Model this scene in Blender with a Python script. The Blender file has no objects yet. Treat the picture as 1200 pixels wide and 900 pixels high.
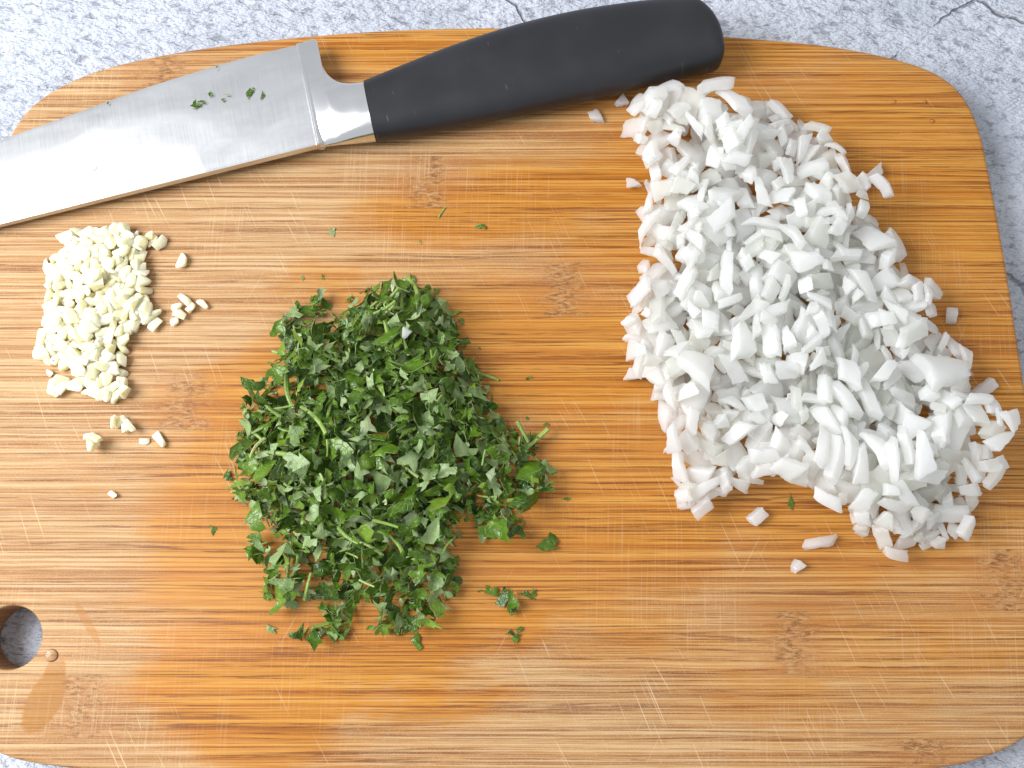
import bpy, bmesh, math, random
import numpy as np
from mathutils import Vector, Matrix

random.seed(11)
RNG = np.random.default_rng(11)
scene = bpy.context.scene
COL = scene.collection

# ------------------------------------------------------------------ camera
F_PX, TILT, DIST = 1250.0, math.radians(12.5), 0.375     # focal length in photo pixels, tilt off vertical, metres
ZB = 0.016                                               # top of the board above the table
CAM = Vector((0, -DIST * math.sin(TILT), ZB + DIST * math.cos(TILT)))
cd = bpy.data.cameras.new('camera')
cd.sensor_width = 36.0
cd.lens = 36.0 * F_PX / 1200.0
cd.clip_start, cd.clip_end = 0.01, 50
cam = bpy.data.objects.new('camera', cd)
cam.location = CAM
cam.rotation_euler = (TILT, 0, 0)
COL.objects.link(cam)
scene.camera = cam

# ------------------------------------------------------------------ light: one soft window, the room's own bounce
w = bpy.data.worlds.new('World')
scene.world = w
w.use_nodes = True
bg = w.node_tree.nodes['Background']
bg.inputs[0].default_value = (0.94, 0.97, 1.0, 1)
bg.inputs[1].default_value = 0.68


def area(name, loc, target, size, energy, col):
    ld = bpy.data.lights.new(name, 'AREA')
    ld.shape = 'RECTANGLE'
    ld.size, ld.size_y = size
    ld.energy = energy
    ld.color = col
    o = bpy.data.objects.new(name, ld)
    o.location = loc
    o.rotation_euler = (Vector(target) - Vector(loc)).to_track_quat('-Z', 'Y').to_euler()
    COL.objects.link(o)
    return o


area('window_light', (-0.68, 0.02, 0.68), (0, 0, 0), (0.52, 0.50), 14.6, (0.97, 0.985, 1.0))

scene.cycles.max_bounces = 12
scene.cycles.diffuse_bounces = 10
vs = scene.view_settings
vs.view_transform = 'Standard'
vs.look = 'None'
vs.exposure = 0.0
vs.gamma = 1.0
vs.use_curve_mapping = False


# ------------------------------------------------------------------ helpers
def P(u, v, z=ZB):
    """point of the place at height z that stands at photo position (u, v)"""
    d = Vector(((u - 600) / F_PX, -(v - 450) / F_PX, -1))
    d = Matrix.Rotation(TILT, 3, 'X') @ d
    t = (z - CAM.z) / d.z
    return CAM + d * t


def tag(o, label=None, cat=None, group=None, kind=None):
    if label: o['label'] = label
    if cat: o['category'] = cat
    if group: o['group'] = group
    if kind: o['kind'] = kind
    return o


def link(name, me, parent=None):
    o = bpy.data.objects.new(name, me)
    COL.objects.link(o)
    if parent is not None:
        o.parent = parent
        o.matrix_parent_inverse = Matrix.Translation(-parent.location)
    return o


def mesh_from(name, verts, faces, mat=None, smooth=None):
    me = bpy.data.meshes.new(name)
    me.from_pydata([tuple(v) for v in verts], [], [tuple(f) for f in faces])
    me.validate()
    me.update()
    bm = bmesh.new(); bm.from_mesh(me)
    bmesh.ops.recalc_face_normals(bm, faces=bm.faces)
    bm.to_mesh(me); bm.free()
    if mat: me.materials.append(mat)
    if smooth is not None:
        me.shade_smooth()
        me.set_sharp_from_angle(angle=math.radians(smooth))
    return me


def catmull(pts, n, closed=True):
    out = []
    m = len(pts)
    for i in range(m if closed else m - 1):
        if closed:
            p = [np.array(pts[(i + k - 1) % m], float) for k in range(4)]
        else:
            p = [np.array(pts[min(max(i + k - 1, 0), m - 1)], float) for k in range(4)]
        for j in range(n):
            t = j / n
            out.append(0.5 * ((2 * p[1]) + (-p[0] + p[2]) * t + (2 * p[0] - 5 * p[1] + 4 * p[2] - p[3]) * t ** 2
                              + (-p[0] + 3 * p[1] - 3 * p[2] + p[3]) * t ** 3))
    if not closed:
        out.append(np.array(pts[-1], float))
    return np.array(out)


class N:
    """small node-graph writer"""
    def __init__(s, name):
        s.mat = bpy.data.materials.new(name)
        s.mat.use_nodes = True
        s.t = s.mat.node_tree
        s.b = s.t.nodes['Principled BSDF']
        s.out = s.t.nodes['Material Output']

    def put(s, sock, v):
        if isinstance(v, bpy.types.NodeSocket):
            s.t.links.new(v, sock)
        elif isinstance(v, (tuple, list)) and len(v) == 3 and sock.type == 'RGBA':
            sock.default_value = (*v, 1)
        else:
            sock.default_value = v

    def node(s, typ, **kw):
        n = s.t.nodes.new('ShaderNode' + typ)
        for k, v in kw.items(): setattr(n, k, v)
        return n

    def m(s, op, a, b=0.0, c=0.0, clamp=False):
        n = s.node('Math', operation=op, use_clamp=clamp)
        for i, v in enumerate((a, b, c)): s.put(n.inputs[i], v)
        return n.outputs[0]

    def ramp(s, x, lo, hi, a=0.0, b=1.0):
        n = s.node('MapRange', interpolation_type='SMOOTHSTEP')
        for i, v in enumerate((x, lo, hi, a, b)): s.put(n.inputs[i], v)
        return n.outputs[0]

    def mix(s, f, a, b, mode='MIX'):
        n = s.node('Mix', data_type='RGBA', blend_type=mode)
        s.put(n.inputs[0], f); s.put(n.inputs[6], a); s.put(n.inputs[7], b)
        return n.outputs[2]

    def xyz(s, x, y, z=0.0):
        n = s.node('CombineXYZ')
        for i, v in enumerate((x, y, z)): s.put(n.inputs[i], v)
        return n.outputs[0]

    def sep(s, v):
        n = s.node('SeparateXYZ'); s.put(n.inputs[0], v)
        return n.outputs

    def noise(s, v, scale, detail=2.0, rough=0.5, dist=0.0, col=False):
        n = s.node('TexNoise')
        s.put(n.inputs['Vector'], v); s.put(n.inputs['Scale'], scale); s.put(n.inputs['Detail'], detail)
        s.put(n.inputs['Roughness'], rough); s.put(n.inputs['Distortion'], dist)
        return n.outputs[1 if col else 0]

    def attr(s, name, typ):
        n = s.node('Attribute', attribute_type=typ, attribute_name=name)
        return n.outputs['Fac']

    def bump(s, h, strength, dist, normal=None):
        n = s.node('Bump'); n.inputs['Strength'].default_value = strength
        n.inputs['Distance'].default_value = dist
        s.put(n.inputs['Height'], h)
        if normal is not None: s.put(n.inputs['Normal'], normal)
        return n.outputs[0]

    def set(s, **kw):
        for k, v in kw.items(): s.put(s.b.inputs[k.replace('_', ' ')], v)
        return s.mat


# ------------------------------------------------------------------ materials
def mat_table():
    n = N('white_plaster')
    pos = n.node('NewGeometry').outputs['Position']
    x, y, z = n.sep(pos)
    warp = n.noise(pos, 90, 2, 0.5)
    yy = n.m('ADD', y, n.m('MULTIPLY', n.m('SUBTRACT', warp, 0.5), 0.004))
    v = n.xyz(n.m('MULTIPLY', n.m('ADD', x, n.m('MULTIPLY', y, 0.30)), 0.48), yy, 0)
    h1 = n.noise(v, 330, 3, 0.5, 0.1)
    h2 = n.noise(v, 1300, 2, 0.5)
    h3 = n.noise(pos, 30, 2, 0.5)
    h = n.m('ADD', n.m('MULTIPLY', h1, 0.8), n.m('MULTIPLY', h2, 0.2))
    # a few long fine cracks in the plaster
    vo = n.node('TexVoronoi', feature='DISTANCE_TO_EDGE')
    cv = n.noise(pos, 45, 3, 0.6, col=True)
    vadd = n.node('VectorMath', operation='MULTIPLY_ADD')
    n.put(vadd.inputs[0], cv); vadd.inputs[1].default_value = (0.016, 0.016, 0); n.put(vadd.inputs[2], pos)
    n.put(vo.inputs['Vector'], vadd.outputs[0]); vo.inputs['Scale'].default_value = 5.2
    crack = n.ramp(vo.outputs[0], 0.0, 0.004, 1, 0)
    crack = n.m('MULTIPLY', crack, n.ramp(n.noise(pos, 16, 1), 0.42, 0.5))
    pit = n.ramp(h, 0.36, 0.45, 1.0, 0.0)
    col = n.mix(n.ramp(h3, 0.3, 0.7), (0.445, 0.475, 0.55), (0.55, 0.58, 0.655))
    col = n.mix(n.m('MULTIPLY', pit, 0.6), col, (0.15, 0.16, 0.20))
    col = n.mix(n.m('MULTIPLY', crack, 0.6), col, (0.10, 0.10, 0.12))
    hh = n.m('SUBTRACT', h, n.m('MULTIPLY', crack, 0.3))
    return n.set(Base_Color=col, Roughness=0.7, Normal=n.bump(hh, 1.0, 0.0045))


def mat_bamboo():
    n = N('laminated_bamboo')
    pos = n.node('NewGeometry').outputs['Position']
    x0, y0, z0 = n.sep(pos)
    rnd = n.attr('tone', 'OBJECT')
    nodex = n.attr('node_x', 'OBJECT')
    x = n.m('MULTIPLY', x0, 1000.0)      # millimetres from here on
    y = n.m('MULTIPLY', y0, 1000.0)
    pm = n.xyz(x, y, n.m('MULTIPLY', rnd, 97.0))
    zr = n.m('MULTIPLY', rnd, 57.0)
    # where the culm's node crosses this strip
    dn = n.m('ABSOLUTE', n.m('SUBTRACT', x, n.m('ADD', nodex, n.m('MULTIPLY', n.m('SUBTRACT', n.noise(n.xyz(n.m('MULTIPLY', x, 0.4), y, zr), 0.30, 3, 0.65), 0.5), 26))))
    knot = n.m('MULTIPLY', n.ramp(dn, 1.0, 10.0, 1, 0), n.ramp(n.noise(pm, 0.20, 2), 0.34, 0.56, 0.25, 1))
    halo = n.ramp(dn, 5.0, 24.0, 1, 0)
    wy = n.m('MULTIPLY', n.m('SUBTRACT', n.noise(n.xyz(n.m('MULTIPLY', x, 0.012), n.m('MULTIPLY', y, 0.10), rnd), 1, 2), 0.5), 1.4)
    yw = n.m('ADD', y, wy)
    f1 = n.noise(n.xyz(n.m('MULTIPLY', x, 0.007), n.m('MULTIPLY', yw, 1.3), zr), 1, 2, 0.6)
    f2 = n.noise(n.xyz(n.m('MULTIPLY', x, 0.003), n.m('MULTIPLY', yw, 0.30), n.m('ADD', zr, 7)), 1, 3, 0.55)
    f3 = n.noise(n.xyz(n.m('MULTIPLY', x, 0.013), n.m('MULTIPLY', yw, 1.15), n.m('ADD', zr, 19)), 1, 1, 0.6)
    f4 = n.noise(n.xyz(n.m('MULTIPLY', x, 0.07), n.m('MULTIPLY', yw, 1.6), n.m('ADD', zr, 31)), 1, 2, 0.6)
    f1 = n.m('ADD', n.m('MULTIPLY', f1, 0.74), n.m('MULTIPLY', f4, 0.26))
    rg = n.noise(n.xyz(n.m('MULTIPLY', x, 0.004), n.m('MULTIPLY', yw, 0.55), n.m('ADD', zr, 43)), 1, 1, 0.5)
    hair = n.ramp(n.m('ABSOLUTE', n.m('SUBTRACT', rg, 0.5)), 0.012, 0.040, 1, 0)
    hair = n.m('MULTIPLY', hair, n.ramp(f4, 0.40, 0.58, 0.15, 0.85))
    kn = n.noise(n.xyz(n.m('MULTIPLY', x, 0.33), n.m('MULTIPLY', y, 1.15), zr), 1, 4, 0.65, 0.5)
    fl = n.noise(pm, 2.6, 2, 0.6)
    # wet parts of the board: where the chopped heaps wept and where it was wiped
    wn = n.m('MULTIPLY', n.m('SUBTRACT', n.noise(n.xyz(n.m('MULTIPLY', x, 0.016), n.m('MULTIPLY', y, 0.035)), 1, 4, 0.6), 0.5), 1.5)

    def blob(u, v, ru, rv, soft=0.5):
        c = P(u, v) * 1000
        a = n.m('DIVIDE', n.m('SUBTRACT', x, c.x), ru * 0.3)
        b = n.m('DIVIDE', n.m('SUBTRACT', y, c.y), rv * 0.3)
        d = n.m('SQRT', n.m('ADD', n.m('MULTIPLY', a, a), n.m('MULTIPLY', b, b)))
        return n.ramp(n.m('ADD', d, wn), 1.0 - soft, 1.0 + soft, 1, 0)
    wet = blob(1010, 360, 390, 420)
    for b in ((430, 590, 250, 250, 0.22), (640, 420, 260, 110, 0.5), (560, 250, 160, 45, 0.5), (700, 215, 170, 40, .5),
              (300, 790, 130, 100, 0.25), (700, 590, 220, 150, 0.5), (700, 60, 420, 55, 0.5)):
        wet = n.m('MAXIMUM', wet, blob(*b))

    # the spilled drip by the hanging hole, sharp-edged
    def spill(u, v, ru, rv, slant):
        c = P(u, v) * 1000
        b = n.m('SUBTRACT', y, c.y)
        a = n.m('DIVIDE', n.m('SUBTRACT', n.m('SUBTRACT', x, c.x), n.m('MULTIPLY', b, slant)), ru * 0.3)
        b = n.m('DIVIDE', b, rv * 0.3)
        d = n.m('ADD', n.m('SQRT', n.m('ADD', n.m('MULTIPLY', a, a), n.m('MULTIPLY', b, b))), n.m('MULTIPLY', wn, 0.35))
        return n.ramp(d, 0.85, 1.05, 1, 0)
    drip = n.m('MAXIMUM', spill(52, 822, 21, 36, 0.32), n.m('MULTIPLY', spill(103, 731, 6, 26, -0.62), 0.5))
    drip = n.m('MAXIMUM', drip, spill(64, 790, 13, 22, 0.1))
    wet_all = n.m('MAXIMUM', wet, drip)

    dry = n.mix(n.ramp(f2, 0.28, 0.72), (0.375, 0.185, 0.066), (0.47, 0.285, 0.125))
    wetc = n.mix(n.ramp(f2, 0.28, 0.72), (0.40, 0.128, 0.008), (0.49, 0.200, 0.022))
    col = n.mix(wet_all, dry, wetc)
    col = n.mix(n.m('MULTIPLY', drip, 0.75), col, (0.37, 0.155, 0.022))
    # strip-to-strip tone
    col = n.mix(n.ramp(rnd, 0.0, 1.0, 0.0, 0.35), col, (0.43, 0.20, 0.07))
    # fibres
    light = n.mix(wet_all, (0.575, 0.41, 0.23), (0.56, 0.290, 0.062))
    col = n.mix(n.ramp(f1, 0.46, 0.62, 0, 0.70), col, light)
    dark = n.mix(wet_all, (0.190, 0.070, 0.024), (0.165, 0.042, 0.005))
    col = n.mix(n.ramp(f1, 0.47, 0.36, 0, 0.45), col, dark)
    col = n.mix(n.m('MULTIPLY', n.ramp(f3, 0.39, 0.34, 0, 0.7), n.ramp(f2, 0.35, 0.6, 0.45, 1)), col, dark)
    col = n.mix(hair, col, dark)
    # node patches: broken, speckled fibre
    kc = n.mix(n.ramp(kn, 0.36, 0.64), (0.15, 0.048, 0.013), (0.46, 0.255, 0.105))
    col = n.mix(n.m('MULTIPLY', halo, 0.35), col, (0.36, 0.130, 0.032))
    col = n.mix(n.m('MULTIPLY', knot, 0.78), col, kc)
    # knife scratches: fine pale lines, several directions
    scr = None
    for ang, sc, thr, seed, amt in ((68, 1.7, 0.68, 3, 0.8), (61, 1.4, 0.70, 41, 0.9), (92, 2.2, 0.60, 77, 0.35), (118, 1.3, 0.73, 23, 0.6)):
        a = math.radians(ang)
        along = n.m('SUBTRACT', n.m('MULTIPLY', x, math.cos(a)), n.m('MULTIPLY', y, math.sin(a)))
        across = n.m('ADD', n.m('MULTIPLY', x, math.sin(a)), n.m('MULTIPLY', y, math.cos(a)))
        q = n.noise(n.xyz(n.m('MULTIPLY', along, 0.03), n.m('MULTIPLY', across, sc), float(seed)), 1, 1, 0.5)
        zone = n.ramp(n.noise(n.xyz(x, y, float(seed) * 3.1), 0.022, 2, 0.5), 0.48, 0.64)
        ln = n.m('MULTIPLY', n.ramp(q, thr, thr + 0.035, 0, amt), zone)
        scr = ln if scr is None else n.m('MAXIMUM', scr, ln)
    scr = n.m('MULTIPLY', scr, n.ramp(wet_all, 0, 1, 0.62, 0.36))
    col = n.mix(scr, col, (0.70, 0.54, 0.35))
    # raised dry fuzz
    fuzz = n.m('MULTIPLY', n.ramp(fl, 0.52, 0.75, 0, 0.35), n.ramp(wet_all, 0, 1, 1.0, 0.25))
    col = n.mix(fuzz, col, (0.64, 0.50, 0.345))
    col = n.mix(n.m('MULTIPLY', drip, 0.60), col, (0.30, 0.125, 0.010))
    # browner where the surface turns steep, at the rim and hole wall
    nz = n.sep(n.node('NewGeometry').outputs['Normal'])[2]
    col = n.mix(n.ramp(nz, 0.75, 0.2, 0, 0.6), col, (0.25, 0.12, 0.05))
    rough = n.ramp(wet_all, 0, 1, 0.60, 0.42)
    rough = n.mix(drip, rough, (0.33, 0.33, 0.33))
    h = f1
    return n.set(Base_Color=col, Roughness=rough, Specular_IOR_Level=0.25, Normal=n.bump(h, 0.35, 0.0006))


def mat_onion():
    n = N('raw_onion')
    tone = n.m('ADD', n.attr('tone', 'OBJECT'), n.attr('tone', 'GEOMETRY'))
    oc = n.node('TexCoord').outputs['Object']
    s = n.noise(oc, 160, 2)
    col = n.mix(n.ramp(tone, 0.0, 0.55), (0.92, 0.925, 0.905), (0.955, 0.955, 0.94))
    col = n.mix(n.ramp(tone, 0.72, 1.0, 0, 0.6), col, (0.83, 0.87, 0.72))
    col = n.mix(n.ramp(s, 0.55, 0.8, 0, 0.35), col, (0.90, 0.91, 0.84))
    ox, oy, oz = n.sep(oc)
    st = n.noise(n.xyz(n.m('MULTIPLY', ox, 0.12), oy, oz), 1500, 2)
    n.set(Base_Color=col, Roughness=0.22, Coat_Weight=0.3, Coat_Roughness=0.08, Subsurface_Weight=0.85, Subsurface_Scale=0.008, IOR=1.36,
          Normal=n.bump(n.m('ADD', st, n.m('MULTIPLY', s, 2)), 0.25, 0.0004))
    n.b.inputs['Subsurface Radius'].default_value = (1.0, 0.95, 0.82)
    # cut onion is translucent: some light passes right through the thin pieces
    tl, tp, m1, m2 = n.node('BsdfTranslucent'), n.node('BsdfTransparent'), n.node('MixShader'), n.node('MixShader')
    n.put(tl.inputs[0], (0.93, 0.93, 0.90)); m1.inputs[0].default_value = 0.40; n.put(m2.inputs[0], n.ramp(tone, 0.1, 0.9, 0.20, 0.42))
    n.t.links.new(n.b.outputs[0], m1.inputs[1]); n.t.links.new(tl.outputs[0], m1.inputs[2])
    n.t.links.new(m1.outputs[0], m2.inputs[1]); n.t.links.new(tp.outputs[0], m2.inputs[2])
    n.t.links.new(m2.outputs[0], n.out.inputs[0])
    return n.mat


def mat_garlic():
    n = N('raw_garlic')
    tone = n.m('ADD', n.attr('tone', 'OBJECT'), n.attr('tone', 'GEOMETRY'))
    oc = n.node('TexCoord').outputs['Object']
    s = n.noise(oc, 300, 3)
    col = n.mix(tone, (0.86, 0.785, 0.50), (0.91, 0.855, 0.62))
    col = n.mix(n.ramp(s, 0.5, 0.8, 0, 0.5), col, (0.84, 0.78, 0.52))
    n.set(Base_Color=col, Roughness=0.38, Subsurface_Weight=0.8, Subsurface_Scale=0.003, Normal=n.bump(s, 0.35, 0.0006))
    n.b.inputs['Subsurface Radius'].default_value = (1.0, 0.9, 0.6)
    return n.mat


def mat_leaf(name, c0, c1, c2, rough, trans):
    n = N(name)
    tone = n.m('ADD', n.attr('tone', 'OBJECT'), n.attr('tone', 'GEOMETRY'))
    oc = n.node('TexCoord').outputs['Object']
    s = n.noise(oc, 700, 3, 0.6)
    ve = n.node('TexVoronoi', feature='DISTANCE_TO_EDGE')
    n.put(ve.inputs['Vector'], oc); ve.inputs['Scale'].default_value = 620
    vein = n.ramp(ve.outputs[0], 0.0, 0.09, 1, 0)
    col = n.mix(n.ramp(tone, 0.0, 0.7), c0, c1)
    col = n.mix(n.ramp(tone, 0.78, 1.0, 0, 0.85), col, c2)
    col = n.mix(n.ramp(s, 0.4, 0.75, 0, 0.45), col, c2)
    col = n.mix(n.m('MULTIPLY', vein, 0.25), col, c2)
    n.set(Base_Color=col, Roughness=rough, Normal=n.bump(n.m('SUBTRACT', s, n.m('MULTIPLY', vein, 0.4)), 0.6, 0.0004))
    tr = n.node('BsdfTranslucent')
    n.put(tr.inputs[0], n.mix(0.5, col, (0.22, 0.42, 0.05)))
    ms = n.node('MixShader'); ms.inputs[0].default_value = trans
    n.t.links.new(n.b.outputs[0], ms.inputs[1]); n.t.links.new(tr.outputs[0], ms.inputs[2])
    n.t.links.new(ms.outputs[0], n.out.inputs[0])
    return n.mat


def mat_steel(name, rough, brushed):
    n = N(name)
    oc = n.node('TexCoord').outputs['Object']
    x, y, z = n.sep(oc)
    a = math.radians(14)                          # grinding lines run across the blade
    al = n.m('ADD', n.m('MULTIPLY', x, math.cos(a)), n.m('MULTIPLY', y, math.sin(a)))
    ac = n.m('SUBTRACT', n.m('MULTIPLY', y, math.cos(a)), n.m('MULTIPLY', x, math.sin(a)))
    g = n.noise(n.xyz(al, n.m('MULTIPLY', ac, 0.02)), 3200, 3, 0.6)
    sm = n.noise(n.xyz(n.m('MULTIPLY', al, 0.35), ac), 55, 4, 0.6, 0.4)
    col = n.mix(n.ramp(sm, 0.35, 0.7), (0.70, 0.71, 0.73), (0.80, 0.81, 0.82))
    r = n.m('ADD', rough, n.m('ADD', n.m('MULTIPLY', n.m('SUBTRACT', sm, 0.5), 0.16 * brushed), n.m('MULTIPLY', n.m('SUBTRACT', g, 0.5), 0.14 * brushed)))
    n.set(Base_Color=col, Metallic=1.0, Roughness=r)
    if brushed:
        n.set(Normal=n.bump(g, 0.12 * brushed, 0.00008))
    return n.mat


def mat_handle():
    n = N('black_handle_plastic')
    oc = n.node('TexCoord').outputs['Object']
    s = n.noise(oc, 2600, 2, 0.6)
    b = n.noise(oc, 40, 3, 0.5)
    x, y, z = n.sep(oc)
    sc = n.noise(n.xyz(n.m('ADD', x, n.m('MULTIPLY', y, 0.3)), n.m('MULTIPLY', y, 0.12)), 900, 1)
    scr = n.m('MULTIPLY', n.ramp(sc, 0.70, 0.76), n.ramp(n.noise(oc, 70, 2), 0.5, 0.62))
    col = n.mix(n.ramp(b, 0.35, 0.7), (0.0095, 0.010, 0.0135), (0.014, 0.015, 0.019))
    col = n.mix(n.m('MULTIPLY', scr, 0.30), col, (0.20, 0.20, 0.21))
    return n.set(Base_Color=col, Roughness=n.ramp(b, 0.3, 0.7, 0.40, 0.50), Normal=n.bump(s, 0.12, 0.0002))


def mat_water():
    n = N('water')
    fr = n.node('Fresnel'); fr.inputs[0].default_value = 1.33
    tr, gl, ms = n.node('BsdfTransparent'), n.node('BsdfGlossy'), n.node('MixShader')
    tr.inputs[0].default_value = (1, 1, 1, 1); gl.inputs['Roughness'].default_value = 0.03
    n.t.links.new(fr.outputs[0], ms.inputs[0]); n.t.links.new(tr.outputs[0], ms.inputs[1]); n.t.links.new(gl.outputs[0], ms.inputs[2])
    n.t.links.new(ms.outputs[0], n.out.inputs[0])
    return n.mat


M_TABLE, M_WOOD, M_ONION, M_GARLIC = mat_table(), mat_bamboo(), mat_onion(), mat_garlic()
M_LEAF = mat_leaf('parsley_leaf', (0.022, 0.064, 0.005), (0.088, 0.185, 0.010), (0.24, 0.38, 0.040), 0.25, 0.28)
M_UNDER = mat_leaf('parsley_underside', (0.16, 0.26, 0.070), (0.27, 0.39, 0.14), (0.46, 0.55, 0.31), 0.40, 0.25)
M_STEM = mat_leaf('parsley_stem', (0.20, 0.34, 0.05), (0.28, 0.42, 0.08), (0.45, 0.54, 0.20), 0.38, 0.15)
M_BLADE, M_BOLSTER, M_HANDLE, M_WATER = mat_steel('brushed_steel', 0.31, 1.0), mat_steel('polished_steel', 0.15, 0.15), mat_handle(), mat_water()

# ------------------------------------------------------------------ table
tb = mesh_from('table_surface', [(-1.2, -1.0, 0), (1.2, -1.0, 0), (1.2, 1.0, 0), (-1.2, 1.0, 0),
                                 (-1.2, -1.0, -0.03), (1.2, -1.0, -0.03), (1.2, 1.0, -0.03), (-1.2, 1.0, -0.03)],
               [(0, 1, 2, 3), (7, 6, 5, 4), (0, 4, 5, 1), (1, 5, 6, 2), (2, 6, 7, 3), (3, 7, 4, 0)], M_TABLE)
tag(link('table_surface', tb), 'rough white plaster table surface under the cutting board', 'table', kind='structure')

# ------------------------------------------------------------------ cutting board: bamboo strips glued side by side
OUT = [(590, 31), (480, 33), (370, 40), (260, 52), (180, 65), (115, 81), (70, 100), (40, 120), (22, 140), (9, 162), (-5, 200),
       (-26, 300), (-46, 450), (-63, 600), (-75, 720), (-76, 790), (-50, 850), (0, 884), (60, 898), (200, 913), (400, 922),
       (600, 925), (800, 921), (980, 913), (1100, 901), (1150, 890), (1200, 867), (1236, 825), (1243, 760), (1237, 700), (1222, 590), (1200, 440),
       (1180, 310), (1161, 205), (1150, 155), (1134, 118), (1112, 94), (1080, 77), (1030, 63), (960, 51), (850, 41), (720, 33)]
outline = catmull([tuple(P(u, v))[:2] for u, v in OUT], 6)
hc = P(12, 747); HR = 0.0103
hole = np.array([(hc.x + HR * math.cos(a), hc.y + HR * math.sin(a)) for a in np.linspace(0, 2 * math.pi, 48, endpoint=False)])


def inset(poly, d, sign):
    p, q = np.roll(poly, 1, 0), np.roll(poly, -1, 0)
    t = q - p
    t /= np.linalg.norm(t, axis=1)[:, None]
    nrm = np.stack([-t[:, 1], t[:, 0]], 1)
    return poly + nrm * d * sign


def board_mesh():
    bm = bmesh.new()
    area2 = np.sum(outline[:, 0] * np.roll(outline[:, 1], -1) - np.roll(outline[:, 0], -1) * outline[:, 1])
    sg = 1 if area2 > 0 else -1
    R = 0.0018
    prof = [(R * (1 - math.sin(a)), ZB - R * (1 - math.cos(a))) for a in np.linspace(0, math.pi / 2, 5)]
    prof += [(R * (1 - math.cos(a)), R * (1 - math.sin(a))) for a in np.linspace(0, math.pi / 2, 4)]
    caps = []
    for loop, s in ((outline, sg), (hole, -1)):
        rings = []
        for d, z in prof:
            pts = inset(loop, d * (1.0 if loop is outline else 0.45), s)
            rings.append([bm.verts.new((p[0], p[1], z)) for p in pts])
        m = len(loop)
        for a, b in zip(rings, rings[1:]):
            for i in range(m):
                bm.faces.new((a[i], a[(i + 1) % m], b[(i + 1) % m], b[i]))
        caps.append((rings[0], rings[-1]))
    bm.edges.ensure_lookup_table()
    for k in (0, 1):
        es = []
        for c in caps:
            r = c[k]
            for i in range(len(r)):
                es.append(bm.edges.get((r[i], r[(i + 1) % len(r)])))
        bmesh.ops.triangle_fill(bm, edges=es, use_beauty=True)
    bmesh.ops.recalc_face_normals(bm, faces=bm.faces)
    return bm


base = board_mesh()
board = bpy.data.objects.new('cutting_board', None)
board.location = (0, 0, 0)
COL.objects.link(board)
tag(board, 'rounded bamboo cutting board with hanging hole lying on white plaster table', 'cutting board')
ya, yb = P(600, 183).y, P(600, 866).y
pitch = (ya - yb) / 10
NODES = {0: 2000, 1: 190, 2: 2000, 3: 505, 4: 2000, 5: 660, 6: 2000, 7: 215, 8: 2000, 9: -2000, 10: 1180, 11: 930, 12: 95, 13: 1085}
TONE = {0: .25, 1: .55, 2: .45, 3: .15, 4: .35, 5: .7, 6: .5, 7: .2, 8: .62, 9: .4, 10: .8, 11: .3, 12: .12, 13: .7}
VMID = {k: 183 + 68 * (k - 2.5) for k in range(14)}
for k in range(14):
    top, bot = ya + pitch * (3 - k), ya + pitch * (2 - k)
    bm = base.copy()
    g = 0.00004
    if k > 0:
        bmesh.ops.bisect_plane(bm, geom=bm.verts[:] + bm.edges[:] + bm.faces[:], plane_co=(0, top - g, 0), plane_no=(0, 1, 0), clear_outer=True)
    if k < 13:
        bmesh.ops.bisect_plane(bm, geom=bm.verts[:] + bm.edges[:] + bm.faces[:], plane_co=(0, bot + g, 0), plane_no=(0, -1, 0), clear_outer=True)
    be = [e for e in bm.edges if e.is_boundary]
    if be:
        bmesh.ops.holes_fill(bm, edges=be, sides=0)
    if not bm.faces:
        bm.free(); continue
    bmesh.ops.recalc_face_normals(bm, faces=bm.faces)
    me = bpy.data.meshes.new('bamboo_strip')
    bm.to_mesh(me); bm.free()
    me.materials.append(M_WOOD)
    me.shade_smooth(); me.set_sharp_from_angle(angle=math.radians(35))
    s = link('bamboo_strip', me, board)
    s['tone'] = TONE[k]
    s['node_x'] = P(NODES[k], VMID[k]).x * 1000
base.free()

# ------------------------------------------------------------------ knife
kroot = bpy.data.objects.new('chef_knife', None)
kroot.location = P(640, 80, ZB)
COL.objects.link(kroot)
tag(kroot, 'chef knife with wide steel blade and black handle lying across cutting board', 'knife')


def blade_z(u):
    return ZB + 0.0016 + (0.0072 - 0.0016) * (u + 310) / 685


def lerp_list(tab, u):
    a = np.array(tab, float)
    return [float(np.interp(u, a[:, 0], a[:, i])) for i in range(1, a.shape[1])]


edge = catmull([(-310, 342), (-270, 312), (-190, 255), (-100, 208), (0, 165), (75, 138), (154, 109), (225, 86), (290, 67), (352, 52)], 6, False)
verts, faces = [], []
K = 9
for i, e in enumerate(edge):
    t = i / (len(edge) - 1)
    tt = (e[0] + 310) / 662
    su = -310 + (376 + 310) * tt
    sv = 342 + (171 - 342) * tt
    zz = blade_z(e[0])
    E = np.array(P(e[0], e[1], zz)); S = np.array(P(su, sv, zz))
    th = 0.0009 + 0.0011 * tt
    cs = []
    for f, k in ((0, 0.04), (0.05, 0.30), (0.35, 0.6), (0.7, 0.85), (0.985, 1.0), (1.0, 0.85)):
        cs.append((f, k))
    ring = [E + (S - E) * f + np.array((0, 0, th * k)) for f, k in cs] + [E + (S - E) * f - np.array((0, 0, th * k)) for f, k in reversed(cs)]
    verts += ring
    n0 = len(ring)
    if i:
        a, b = (i - 1) * n0, i * n0
        for j in range(n0):
            faces.append((a + j, a + (j + 1) % n0, b + (j + 1) % n0, b + j))
faces.append(tuple(range(n0)))
faces.append(tuple(range(len(verts) - n0, len(verts))))
tag(link('blade', mesh_from('blade', verts, faces, M_BLADE, 25), kroot), 'brushed steel blade with flecks of parsley')


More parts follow.
